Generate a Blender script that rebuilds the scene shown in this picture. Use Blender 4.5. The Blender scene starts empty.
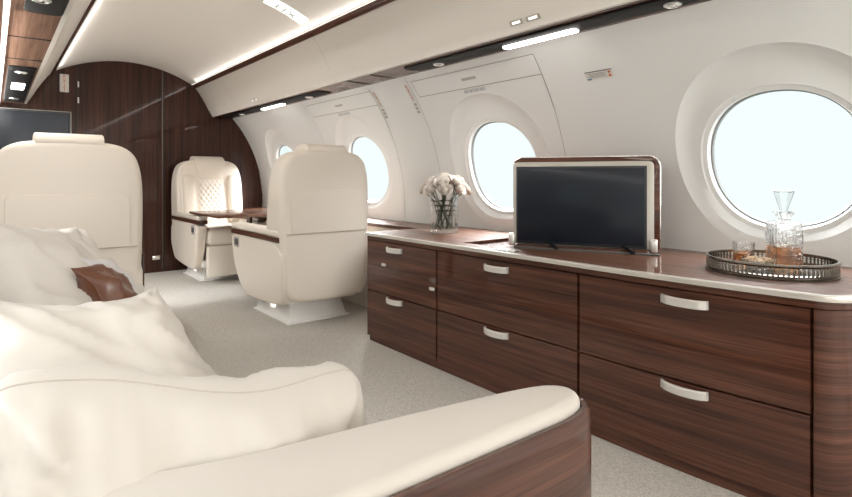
import bpy, bmesh, math, random
from mathutils import Vector, Matrix, noise
random.seed(7)
sc = bpy.context.scene
COL = sc.collection
PI = math.pi
rad = math.radians

# ------------------------------------------------------------------ materials
def nt(name):
    m = bpy.data.materials.new(name); m.use_nodes = True
    t = m.node_tree; b = t.nodes['Principled BSDF']
    return m, t, b
def setv(b, **k):
    names = dict(color='Base Color', rough='Roughness', metal='Metallic', coat='Coat Weight', coatr='Coat Roughness',
                 trans='Transmission Weight', ior='IOR', alpha='Alpha', spec='Specular IOR Level', sheen='Sheen Weight',
                 emit='Emission Strength', emitc='Emission Color', sss='Subsurface Weight')
    for a, v in k.items():
        if a in ('color', 'emitc') and len(v) == 3: v = (*v, 1)
        b.inputs[names[a]].default_value = v
def plain(name, color, rough=.5, bump=0, scale=60, var=0.0, **k):
    m, t, b = nt(name); setv(b, color=color, rough=rough, **k)
    tc = t.nodes.new('ShaderNodeTexCoord'); n = t.nodes.new('ShaderNodeTexNoise')
    n.inputs['Scale'].default_value = scale; n.inputs['Detail'].default_value = 3
    t.links.new(tc.outputs['Object'], n.inputs['Vector'])
    if bump:
        bp = t.nodes.new('ShaderNodeBump'); bp.inputs['Strength'].default_value = bump; bp.inputs['Distance'].default_value = .004
        t.links.new(n.outputs['Fac'], bp.inputs['Height']); t.links.new(bp.outputs['Normal'], b.inputs['Normal'])
    if var:
        n2 = t.nodes.new('ShaderNodeTexNoise'); n2.inputs['Scale'].default_value = 3
        t.links.new(tc.outputs['Object'], n2.inputs['Vector'])
        r = t.nodes.new('ShaderNodeValToRGB')
        r.color_ramp.elements[0].color = (*[c * (1 - var) for c in color], 1)
        r.color_ramp.elements[1].color = (*[min(1, c * (1 + var)) for c in color], 1)
        t.links.new(n2.outputs['Fac'], r.inputs['Fac']); t.links.new(r.outputs['Color'], b.inputs['Base Color'])
    return m
def wood(name, axis, dark, mid, light, rough=.35, coat=1.0, scale=1.0):
    m, t, b = nt(name); setv(b, rough=.5, coat=coat * .75, coatr=.03, spec=.12)
    tc = t.nodes.new('ShaderNodeTexCoord'); mp = t.nodes.new('ShaderNodeMapping')
    ax = axis if isinstance(axis, tuple) else (axis,)
    s = [48 * scale] * 3
    for q in ax: s[q] = .9 * scale
    mp.inputs['Scale'].default_value = s
    t.links.new(tc.outputs['Object'], mp.inputs['Vector'])
    n = t.nodes.new('ShaderNodeTexNoise'); n.inputs['Scale'].default_value = 1; n.inputs['Detail'].default_value = 6
    n.inputs['Roughness'].default_value = .62; n.inputs['Distortion'].default_value = .25
    t.links.new(mp.outputs['Vector'], n.inputs['Vector'])
    mp2 = t.nodes.new('ShaderNodeMapping'); s2 = [260 * scale] * 3
    for q in ax: s2[q] = 5
    mp2.inputs['Scale'].default_value = s2; t.links.new(tc.outputs['Object'], mp2.inputs['Vector'])
    n2 = t.nodes.new('ShaderNodeTexNoise'); n2.inputs['Scale'].default_value = 1; n2.inputs['Detail'].default_value = 3
    t.links.new(mp2.outputs['Vector'], n2.inputs['Vector'])
    mx = t.nodes.new('ShaderNodeMix'); mx.data_type = 'FLOAT'; mx.inputs[0].default_value = .35
    t.links.new(n.outputs['Fac'], mx.inputs[2]); t.links.new(n2.outputs['Fac'], mx.inputs[3])
    r = t.nodes.new('ShaderNodeValToRGB'); e = r.color_ramp.elements
    e[0].position = .36; e[0].color = (*dark, 1); e[1].position = .66; e[1].color = (*light, 1)
    x = e.new(.5); x.color = (*mid, 1)
    t.links.new(mx.outputs[0], r.inputs['Fac']); t.links.new(r.outputs['Color'], b.inputs['Base Color'])
    return m
def emis(name, color, s):
    m, t, b = nt(name); setv(b, color=color, emit=s, emitc=color, rough=.5)
    return m
def glassm(name, color=(1, 1, 1), rough=0.0, ior=1.45, alpha_mix=.0, bumpscale=0):
    m, t, b = nt(name); setv(b, color=color, rough=rough, trans=1.0, ior=ior)
    out = t.nodes['Material Output']
    tr = t.nodes.new('ShaderNodeBsdfTransparent'); tr.inputs[0].default_value = (*color, 1)
    mx = t.nodes.new('ShaderNodeMixShader'); mx.inputs[0].default_value = alpha_mix
    t.links.new(b.outputs[0], mx.inputs[1]); t.links.new(tr.outputs[0], mx.inputs[2]); t.links.new(mx.outputs[0], out.inputs[0])
    if bumpscale:
        tc = t.nodes.new('ShaderNodeTexCoord'); w = t.nodes.new('ShaderNodeTexVoronoi'); w.inputs['Scale'].default_value = bumpscale
        bp = t.nodes.new('ShaderNodeBump'); bp.inputs['Strength'].default_value = .8; bp.inputs['Distance'].default_value = .004
        t.links.new(tc.outputs['Object'], w.inputs['Vector']); t.links.new(w.outputs['Distance'], bp.inputs['Height'])
        t.links.new(bp.outputs['Normal'], b.inputs['Normal'])
    return m

D, M_, L_ = (.028, .0088, .0050), (.076, .0260, .0148), (.140, .055, .032)
M = {}
M['wood_y'] = wood('walnut_grain_level', (0, 1), D, M_, L_)
M['wood_x'] = M['wood_y']
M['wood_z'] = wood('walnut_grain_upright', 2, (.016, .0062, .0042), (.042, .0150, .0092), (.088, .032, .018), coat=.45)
M['wood_top'] = wood('walnut_table_top', 1, (.05, .022, .013), (.12, .052, .031), (.21, .10, .062), coat=.7)
M['wood_psu'] = wood('walnut_service_panel', 1, (.12, .066, .042), (.24, .135, .09), (.36, .22, .15), rough=.4, coat=.5)
M['leather'] = plain('cream_leather', (.80, .725, .64), .42, bump=.05, scale=220, spec=.4)
M['leather_pad'] = plain('cream_leather_pad', (.83, .755, .665), .42, bump=.05, scale=220, spec=.4)
M['pillow'] = plain('ivory_leather', (.68, .64, .585), .40, spec=.45)
_t = M['pillow'].node_tree; _b = _t.nodes['Principled BSDF']
_tc = _t.nodes.new('ShaderNodeTexCoord'); _mp = _t.nodes.new('ShaderNodeMapping'); _mp.inputs['Scale'].default_value = (9, 5, 7); _mp.inputs['Rotation'].default_value = (.4, .3, .6)
_n = _t.nodes.new('ShaderNodeTexNoise'); _n.noise_type = 'RIDGED_MULTIFRACTAL'; _n.inputs['Scale'].default_value = 1.0; _n.inputs['Detail'].default_value = 2.0; _n.inputs['Distortion'].default_value = .8
_bp = _t.nodes.new('ShaderNodeBump'); _bp.inputs['Strength'].default_value = .6; _bp.inputs['Distance'].default_value = .010
_t.links.new(_tc.outputs['Object'], _mp.inputs['Vector']); _t.links.new(_mp.outputs['Vector'], _n.inputs['Vector']); _t.links.new(_n.outputs[0], _bp.inputs['Height']); _t.links.new(_bp.outputs['Normal'], _b.inputs['Normal'])
M['sofa'] = plain('sofa_leather', (.68, .635, .58), .42, bump=.05, scale=220, spec=.4)
M['piping'] = plain('pillow_piping', (.56, .51, .45), .5)
M['seam'] = plain('stitch_shadow', (.50, .43, .36), .7)
M['wall'] = plain('ivory_liner', (.80, .805, .79), .55, bump=.02, scale=300, var=.015)
M['ceil'] = plain('pale_headliner', (.82, .78, .73), .6, bump=.02, scale=300)
M['bin'] = plain('bin_face_cream', (.78, .735, .68), .45)
M['line'] = plain('panel_gap_shadow', (.33, .30, .27), .8)
M['dark'] = plain('dark_gap', (.012, .009, .008), .6)
M['black'] = plain('black_satin', (.010, .0095, .0095), .55, spec=.2)
M['screen'] = plain('dark_screen', (.008, .012, .020), .25, coat=.12, coatr=.10, spec=.28)
M['bezel'] = plain('screen_bezel', (.012, .013, .018), .4)
M['metal'] = plain('satin_nickel', (.88, .865, .84), .32, metal=.7)
M['champ'] = plain('champagne_frame', (.50, .48, .43), .40, metal=.5)
M['chrome'] = plain('bright_chrome', (.85, .84, .82), .08, metal=1.0)
M['silver'] = plain('antique_silver', (.27, .255, .225), .22, metal=1.0)
M['edge'] = plain('cream_edge_strip', (.72, .68, .63), .25, metal=.35)
M['base'] = plain('seat_base_white', (.86, .84, .81), .4)
M['seal'] = plain('window_seal', (.30, .31, .31), .5)
M['lens'] = emis('lamp_lens', (1, .97, .92), 4.0)
M['lens_w'] = emis('wash_lens', (1, .98, .95), 2.2)
M['cove'] = emis('cove_glow', (1, .96, .90), .75)
M['lens_soft'] = emis('small_lens', (1, .96, .90), 1.0)
M['paper'] = plain('placard_paper', (.72, .70, .66), .5)
M['orange'] = plain('placard_orange', (.62, .16, .04), .5)
M['ink'] = plain('placard_ink', (.06, .06, .065), .5)
M['blueink'] = plain('placard_blue', (.16, .27, .40), .5)
M['greyink'] = plain('placard_grey', (.30, .29, .27), .5)
M['brown'] = plain('cognac_leather', (.125, .042, .018), .30, bump=.10, scale=90, var=.15, coat=.3, coatr=.2)
M['greyfab'] = plain('silver_fabric', (.62, .60, .60), .6, bump=.1, scale=200)
M['glass'] = glassm('clear_glass', alpha_mix=.35, ior=1.3)
M['crystal'] = glassm('cut_crystal', ior=1.5, alpha_mix=.25, bumpscale=70)
M['crystal2'] = glassm('stopper_crystal', ior=1.5, alpha_mix=.3)
M['whisky'] = glassm('amber_spirit', color=(.80, .42, .17), alpha_mix=.4, ior=1.33)
M['water'] = glassm('clear_water', color=(.95, .97, .95), alpha_mix=.5, ior=1.33)
M['pane'] = glassm('window_pane', alpha_mix=.9, ior=1.1)
M['petal'] = plain('blush_petal', (.96, .90, .84), .6)
M['stem'] = plain('stem_green', (.13, .155, .095), .5)
M['leaf'] = plain('leaf_green', (.10, .125, .075), .5)
M['nut'] = plain('pale_nuts', (.62, .47, .32), .6)
# carpet
m, t, b = nt('wool_carpet'); setv(b, rough=.95, spec=.1)
tc = t.nodes.new('ShaderNodeTexCoord'); v = t.nodes.new('ShaderNodeTexVoronoi'); v.inputs['Scale'].default_value = 170
n = t.nodes.new('ShaderNodeTexNoise'); n.inputs['Scale'].default_value = 60; n.inputs['Detail'].default_value = 4
r = t.nodes.new('ShaderNodeValToRGB'); r.color_ramp.elements[0].color = (.68, .645, .59, 1); r.color_ramp.elements[1].color = (.50, .475, .43, 1)
r.color_ramp.elements[0].position = .1; r.color_ramp.elements[1].position = .75
bp = t.nodes.new('ShaderNodeBump'); bp.inputs['Strength'].default_value = .6; bp.inputs['Distance'].default_value = .004
ad = t.nodes.new('ShaderNodeMath'); ad.operation = 'ADD'
sb = t.nodes.new('ShaderNodeMath'); sb.operation = 'MULTIPLY_ADD'; sb.inputs[1].default_value = .5; sb.inputs[2].default_value = -.25
t.links.new(tc.outputs['Object'], v.inputs['Vector']); t.links.new(tc.outputs['Object'], n.inputs['Vector'])
t.links.new(n.outputs['Fac'], sb.inputs[0]); t.links.new(sb.outputs[0], ad.inputs[1]); t.links.new(v.outputs['Distance'], ad.inputs[0])
t.links.new(ad.outputs[0], r.inputs['Fac']); t.links.new(r.outputs['Color'], b.inputs['Base Color'])
t.links.new(ad.outputs[0], bp.inputs['Height']); bp.invert = True; t.links.new(bp.outputs['Normal'], b.inputs['Normal'])
M['carpet'] = m

# ------------------------------------------------------------------ mesh helpers
def finish(name, bm, mat, parent=None, smooth=35, recalc=True, **props):
    if recalc: bmesh.ops.recalc_face_normals(bm, faces=bm.faces)
    bm.normal_update()
    me = bpy.data.meshes.new(name)
    if smooth is not None:
        for f in bm.faces: f.smooth = True
        for e in bm.edges:
            if len(e.link_faces) == 2:
                try: a = e.calc_face_angle()
                except ValueError: a = 0
                e.smooth = a < rad(smooth)
    bm.to_mesh(me); bm.free()
    for mm in (mat if isinstance(mat, (list, tuple)) else [mat]): me.materials.append(mm)
    o = bpy.data.objects.new(name, me); COL.objects.link(o)
    if parent: o.parent = parent
    for k, v in props.items(): o[k] = v
    return o
def tag(o, label, cat, group=None):
    o['label'] = label; o['category'] = cat
    if group: o['group'] = group
    return o
def thing(name, label, cat, loc=(0, 0, 0), rotz=0, group=None):
    o = bpy.data.objects.new(name, None); o.empty_display_size = .1; COL.objects.link(o)
    o.location = loc; o.rotation_euler = (0, 0, rotz)
    return tag(o, label, cat, group)
def struct(o): o['kind'] = 'structure'; return o
def copy_tree(o, parent=None):
    c = o.copy(); COL.objects.link(c)
    if parent: c.parent = parent
    for ch in list(o.children): copy_tree(ch, c)
    return c
def rbox(bm, x0, x1, y0, y1, z0, z1, bev=.01, seg=3, fn=None, cuts=0):
    b2 = bmesh.new(); bmesh.ops.create_cube(b2, size=1)
    for v in b2.verts:
        v.co = Vector(((x0 + x1) / 2 + v.co.x * (x1 - x0), (y0 + y1) / 2 + v.co.y * (y1 - y0), (z0 + z1) / 2 + v.co.z * (z1 - z0)))
    if bev: bmesh.ops.bevel(b2, geom=b2.edges[:], offset=bev, segments=seg, profile=.5, affect='EDGES', clamp_overlap=True)
    if cuts: bmesh.ops.subdivide_edges(b2, edges=[e for e in b2.edges if e.calc_length() > .06], cuts=cuts, use_grid_fill=True)
    if fn:
        for v in b2.verts: v.co = Vector(fn(v.co))
    merge(bm, b2); return bm
def merge(bm, b2):
    me = bpy.data.meshes.new('tmp'); b2.to_mesh(me); b2.free(); bm.from_mesh(me); bpy.data.meshes.remove(me)
def prism(bm, pts, d0, d1, plane='xy', bev=0, seg=3, fn=None):
    """extrude a 2D outline along the remaining axis"""
    b2 = bmesh.new()
    def P(a, b_, d): return {'xy': (a, b_, d), 'xz': (a, d, b_), 'yz': (d, a, b_)}[plane]
    lo = [b2.verts.new(P(a, c, d0)) for a, c in pts]; hi = [b2.verts.new(P(a, c, d1)) for a, c in pts]
    b2.faces.new(lo); b2.faces.new(hi[::-1]); k = len(pts)
    for i in range(k): b2.faces.new((lo[i], lo[(i + 1) % k], hi[(i + 1) % k], hi[i]))
    bmesh.ops.recalc_face_normals(b2, faces=b2.faces)
    if bev:
        es = [e for e in b2.edges if (e.verts[0] in lo and e.verts[1] in lo) or (e.verts[0] in hi and e.verts[1] in hi)]
        bmesh.ops.bevel(b2, geom=es, offset=bev, segments=seg, profile=.5, affect='EDGES', clamp_overlap=True)
    if fn:
        for v in b2.verts: v.co = Vector(fn(v.co))
    merge(bm, b2); return bm
def rrect(x0, x1, y0, y1, r, n=8):
    """rounded rectangle; r a number or (bl, br, tr, tl)"""
    rs = r if isinstance(r, (tuple, list)) else (r,) * 4
    out = []
    for (cx, cy, a0), q in zip(((x0, y0, PI), (x1, y0, 1.5 * PI), (x1, y1, 0), (x0, y1, .5 * PI)), rs):
        q = max(q, 1e-4)
        ox = cx + q if cx == x0 else cx - q; oy = cy + q if cy == y0 else cy - q
        for i in range(n + 1):
            a = a0 + i / n * PI / 2; out.append((ox + q * math.cos(a), oy + q * math.sin(a)))
    return out
def smooth_poly(pts, it=2):
    for _ in range(it):
        q = []
        for i in range(len(pts)):
            a, b_ = pts[i], pts[(i + 1) % len(pts)]
            q += [(a[0] * .75 + b_[0] * .25, a[1] * .75 + b_[1] * .25), (a[0] * .25 + b_[0] * .75, a[1] * .25 + b_[1] * .75)]
        pts = q
    return pts
def tube(bm, pts, r, n=8, cap=True):
    pts = [Vector(p) for p in pts]; rings = []
    for i, p in enumerate(pts):
        d = (pts[min(i + 1, len(pts) - 1)] - pts[max(i - 1, 0)]).normalized()
        u = d.cross(Vector((0, 0, 1)))
        if u.length < .05: u = d.cross(Vector((1, 0, 0)))
        u.normalize(); w = d.cross(u); rr = r[i] if isinstance(r, (list, tuple)) else r
        rings.append([bm.verts.new(p + (u * math.cos(a) + w * math.sin(a)) * rr) for a in [2 * PI * k / n for k in range(n)]])
    for a, b_ in zip(rings, rings[1:]):
        for k in range(n): bm.faces.new((a[k], a[(k + 1) % n], b_[(k + 1) % n], b_[k]))
    if cap: bm.faces.new(rings[0][::-1]); bm.faces.new(rings[-1])
    return bm
def lathe(bm, prof, c=(0, 0, 0), n=32, sx=1, sy=1, close=True, sq=0, rot=0):
    """revolve (r,z) profile; sq>0 squares the section"""
    rings = []
    for r_, z in prof:
        ring = []
        for k in range(n):
            a = 2 * PI * k / n; f = 1
            if sq: f = (abs(math.cos(a)) ** sq + abs(math.sin(a)) ** sq) ** (-1 / sq)
            x, y = r_ * f * math.cos(a) * sx, r_ * f * math.sin(a) * sy
            ring.append(bm.verts.new((c[0] + x * math.cos(rot) - y * math.sin(rot), c[1] + x * math.sin(rot) + y * math.cos(rot), c[2] + z)))
        rings.append(ring)
    for a, b_ in zip(rings, rings[1:]):
        for k in range(n): bm.faces.new((a[k], a[(k + 1) % n], b_[(k + 1) % n], b_[k]))
    if close:
        if prof[0][0] > 1e-5: bm.faces.new(rings[0][::-1])
        if prof[-1][0] > 1e-5: bm.faces.new(rings[-1])
    bmesh.ops.remove_doubles(bm, verts=bm.verts, dist=1e-6)
    return bm
def sheet(bm, rows):
    g = [[bm.verts.new(p) for p in row] for row in rows]
    for a, b_ in zip(g, g[1:]):
        for i in range(len(a) - 1): bm.faces.new((a[i], a[i + 1], b_[i + 1], b_[i]))
    return bm
def text_bm(s, size, M4, ext=.0004, spacing=1.0):
    cu = bpy.data.curves.new('txt', 'FONT'); cu.body = s; cu.size = size; cu.extrude = ext
    cu.align_x = 'CENTER'; cu.align_y = 'CENTER'; cu.space_character = spacing
    o = bpy.data.objects.new('txt', cu); COL.objects.link(o)
    me = bpy.data.meshes.new_from_object(o.evaluated_get(bpy.context.evaluated_depsgraph_get()))
    bm = bmesh.new(); bm.from_mesh(me); bmesh.ops.transform(bm, matrix=M4, verts=bm.verts)
    bpy.data.objects.remove(o); bpy.data.curves.remove(cu); bpy.data.meshes.remove(me)
    return bm

# ------------------------------------------------------------------ cabin shell
R0, ZC = 1.285, .667
A_FLOOR = math.asin(-ZC / R0); A_TOP = rad(41.4)
YB, YA = 5.63, -2.75
def cyl(y, arc, side=1, r=R0):
    a = arc / R0
    return (side * r * math.cos(a), y, ZC + r * math.sin(a))
WIN_ARC = .297; PITCH = 1.40
WC = [-2.07 + PITCH * i for i in range(6)]          # window centres along the cabin
AW, BW = .256, .25
V0, V1 = A_FLOOR * R0, A_TOP * R0
def wall_mesh(side):
    bm = bmesh.new()
    n = 96
    for yc in WC:
        y0, y1 = yc - PITCH / 2, yc + PITCH / 2
        if yc == WC[-1]: y1 = YB + .02
        if yc == WC[0]: y0 = YA - .02
        def ell(a, b_, vc, k, e=2.0):
            t_ = 2 * PI * k / n; c_, s_ = math.cos(t_), math.sin(t_)
            f = (abs(c_) ** e + abs(s_) ** e) ** (-1 / e)
            return yc + a * f * c_, vc + b_ * f * s_
        rings = []
        # pane edge, jamb, rounded lip, flat bezel, scoop, scoop rim
        for a, b_, vc, r, e in ((AW, BW, WIN_ARC, R0 + .062, 2.15), (AW + .001, BW + .001, WIN_ARC, R0 + .040, 2.15), (AW + .006, BW + .006, WIN_ARC, R0 + .030, 2.15),
                             (AW + .022, BW + .022, WIN_ARC, R0 + .027, 2.15), (AW + .028, BW + .027, WIN_ARC, R0 + .022, 2.15), (AW + .06, BW + .07, WIN_ARC + .02, R0 + .024, 2.1),
                             (.333, .345, .34, R0 + .022, 2.05), (.353, .374, .342, R0 + .013, 2.05), (.370, .390, .344, R0 - .0005, 2.05), (.376, .396, .344, R0, 2.05)):
            rings.append([cyl(*ell(a, b_, vc, k, e), side, r if r > R0 + .0245 else R0 + (r - R0) * (1 + (.75 * math.sin(2 * PI * k / n) if a > .29 else 0))) for k in range(n)])
        # outer rectangle, evenly by ray
        def rect(k, f):
            t_ = 2 * PI * k / n; c_, s_ = math.cos(t_), math.sin(t_)
            ex, ey = ell(.376, .396, .344, k, 2.05)
            hx = (y1 - yc) if c_ > 0 else (yc - y0); vc = .344
            hy = (V1 - vc) if s_ > 0 else (vc - V0)
            q = min(hx / abs(c_) if abs(c_) > 1e-6 else 1e9, hy / abs(s_) if abs(s_) > 1e-6 else 1e9)
            rx, ry = yc + q * c_, vc + q * s_
            return ex + (rx - ex) * f, ey + (ry - ey) * f
        for f in (.15, .3, .45, .6, .8, 1.0): rings.append([cyl(*rect(k, f), side) for k in range(n)])
        vr = [[bm.verts.new(p) for p in ring] for ring in rings]
        for a, b_ in zip(vr, vr[1:]):
            for k in range(n): bm.faces.new((a[k], a[(k + 1) % n], b_[(k + 1) % n], b_[k]))
        # corner fills
        last = vr[-1]
        for sx, yy in ((1, y1), (-1, y0)):
            for sv, vv in ((1, V1), (-1, V0)):
                best = sorted(range(n), key=lambda k: (rect(k, 1)[0] - yy) ** 2 + (rect(k, 1)[1] - vv) ** 2)[:1][0]
                c_ = bm.verts.new(cyl(yy, vv, side))
                nb = [(best - 1) % n, best, (best + 1) % n]
                pts = sorted(nb, key=lambda k: (rect(k, 1)[0] - yy) ** 2 + (rect(k, 1)[1] - vv) ** 2)[:2]
                if abs(pts[0] - pts[1]) in (1, n - 1): bm.faces.new((last[pts[0]], last[pts[1]], c_))
    return bm
for side, nm in ((1, 'right'), (-1, 'left')):
    bm = wall_mesh(side)
    # outward skin so light only enters through the windows is not needed: liner is closed
    o = struct(finish('wall_' + nm, bm, M['wall'], smooth=25, recalc=True))
wi = 0
for side in (1, -1):
    for yc in WC:
        wi += 1
        w = bpy.data.objects.new('window_%d' % wi, None); COL.objects.link(w); struct(w); w['label'] = 'round cabin window with a grey seal'
        w.location = cyl(yc, WIN_ARC, side); L0 = Vector(w.location)
        n = 64
        def er(a, b_, r):
            out = []
            for k in range(n):
                t_ = 2 * PI * k / n; c_, s_ = math.cos(t_), math.sin(t_); f = (abs(c_) ** 2.15 + abs(s_) ** 2.15) ** (-1 / 2.15)
                out.append(Vector(cyl(yc + a * f * c_, WIN_ARC + b_ * f * s_, side, r)) - L0)
            return out
        bm = bmesh.new(); rr = [[bm.verts.new(p) for p in er(AW - d, BW - d, r)] for d, r in ((-.004, R0 + .052), (.006, R0 + .050), (.010, R0 + .058), (-.004, R0 + .064))]
        for a, b_ in zip(rr, rr[1:]):
            for k in range(n): bm.faces.new((a[k], a[(k + 1) % n], b_[(k + 1) % n], b_[k]))
        finish('window_frame', bm, M['seal'], w)
        bm = bmesh.new(); f = bm.faces.new([bm.verts.new(p) for p in er(AW, BW, R0 + .066)])
        finish('pane', bm, M['pane'], w, smooth=None)

# floor
bm = bmesh.new(); rbox(bm, -1.105, 1.105, YA - .02, YB + .04, -.05, 0, bev=0)
struct(finish('floor', bm, M['carpet'], smooth=None))
# ceiling
GX, GZ = .571, 1.816
RC = (GX ** 2 + .158 ** 2) / (2 * .158)
def ceil_z(x): return 1.974 - RC + math.sqrt(RC * RC - x * x)
bm = bmesh.new()
xs = [-.585 + 1.17 * i / 28 for i in range(29)]
sheet(bm, [[(x, y, ceil_z(x)) for x in xs] for y in [YA - .02 + (YB - YA + .04) * j / 10 for j in range(11)]])
sheet(bm, [[(x, y, ceil_z(x) + .05) for x in xs] for y in (YA - .02, YB + .02)])
struct(finish('ceiling', bm, M['ceil']))
# cross-section of the cabin
BINP = [(.571, 1.816), (.612, 1.772), (.650, 1.714), (.685, 1.655), (.713, 1.600), (.738, 1.557), (.757, 1.527)]
def section(grow=0.0):
    pts = []
    for i in range(25):
        a = A_FLOOR + (A_TOP - A_FLOOR) * i / 24; pts.append(((R0 + grow) * math.cos(a), ZC + (R0 + grow) * math.sin(a)))
    pts += [(.84, 1.62), (.70, 1.76), (.585, 1.84)]
    pts += [(x, ceil_z(x) + .012) for x in (.5, .4, .3, .2, .1)]
    return pts + [(-x, z) for x, z in [(0, 1.986)] + pts[::-1]][0:1] + [(-x, z) for x, z in pts[::-1]]
# forward bulkhead with a door in the middle
DX0, DX1 = -.395, .300
def clip_section(x0, x1, g=0.0):
    top = []
    def ztop(x):
        x = abs(x)
        if x <= .57: return ceil_z(x) + .006
        if x <= .84: return 1.816 + (1.6 - 1.816) * (x - .57) / .27
        return ZC + math.sqrt(max(0, R0 ** 2 - x * x))
    def zbot(x):
        x = abs(x); z0 = 0.0
        xf = R0 * math.cos(A_FLOOR)
        if x <= xf: return z0
        return ZC - math.sqrt(max(0, R0 ** 2 - x * x))
    k = 26; xs_ = [x0 + (x1 - x0) * i / k for i in range(k + 1)]
    return [(x, zbot(x)) for x in xs_] + [(x, ztop(x)) for x in reversed(xs_)]
def dedupe(p):
    o = []
    for a in p:
        if not o or (abs(a[0] - o[-1][0]) + abs(a[1] - o[-1][1])) > 1e-4: o.append(a)
    if abs(o[0][0] - o[-1][0]) + abs(o[0][1] - o[-1][1]) < 1e-4: o.pop()
    return o
bm = bmesh.new()
prism(bm, dedupe(clip_section(-1.284, DX0 - .006)), YB, YB + .04, 'xz')
prism(bm, dedupe(clip_section(DX1 + .006, 1.284)), YB, YB + .04, 'xz')
struct(finish('wall_front', bm, M['wood_z']))
dr = bpy.data.objects.new('door_1', None); COL.objects.link(dr); struct(dr); dr['label'] = 'glossy dark wooden bulkhead door'
bm = bmesh.new(); prism(bm, clip_section(DX0, DX1), YB + .002, YB + .04, 'xz'); finish('door_leaf', bm, M['wood_z'], dr)
bm = bmesh.new()
rbox(bm, DX1 - .012, DX1 - .004, YB - .008, YB + .004, .02, 1.93, bev=.002, seg=1)
finish('edge_strip', bm, plain('dark_bronze', (.16, .13, .11), .3, metal=.8), dr)
bm = bmesh.new(); rbox(bm, DX1 - .10, DX1 - .03, YB - .016, YB + .004, .12, .16, bev=.004, seg=2); finish('door_catch', bm, M['chrome'], dr)
for z in (1.70, 1.56):
    bm = bmesh.new(); tube(bm, [(DX0 + .004, YB - .002, z), (DX0 + .004, YB - .002, z + .05)], .006); finish('hinge', bm, M['metal'], dr)
bm = bmesh.new(); rbox(bm, DX0 - .006, DX0, YB - .001, YB + .03, .0, 1.93, bev=0); rbox(bm, DX1, DX1 + .006, YB - .001, YB + .03, .0, 1.94, bev=0)
struct(finish('trim_1', bm, M['dark']))
# aft closing wall
bm = bmesh.new(); prism(bm, dedupe(clip_section(-1.284, 1.284)), YA - .04, YA, 'xz')
struct(finish('wall_back', bm, M['wall']))

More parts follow.
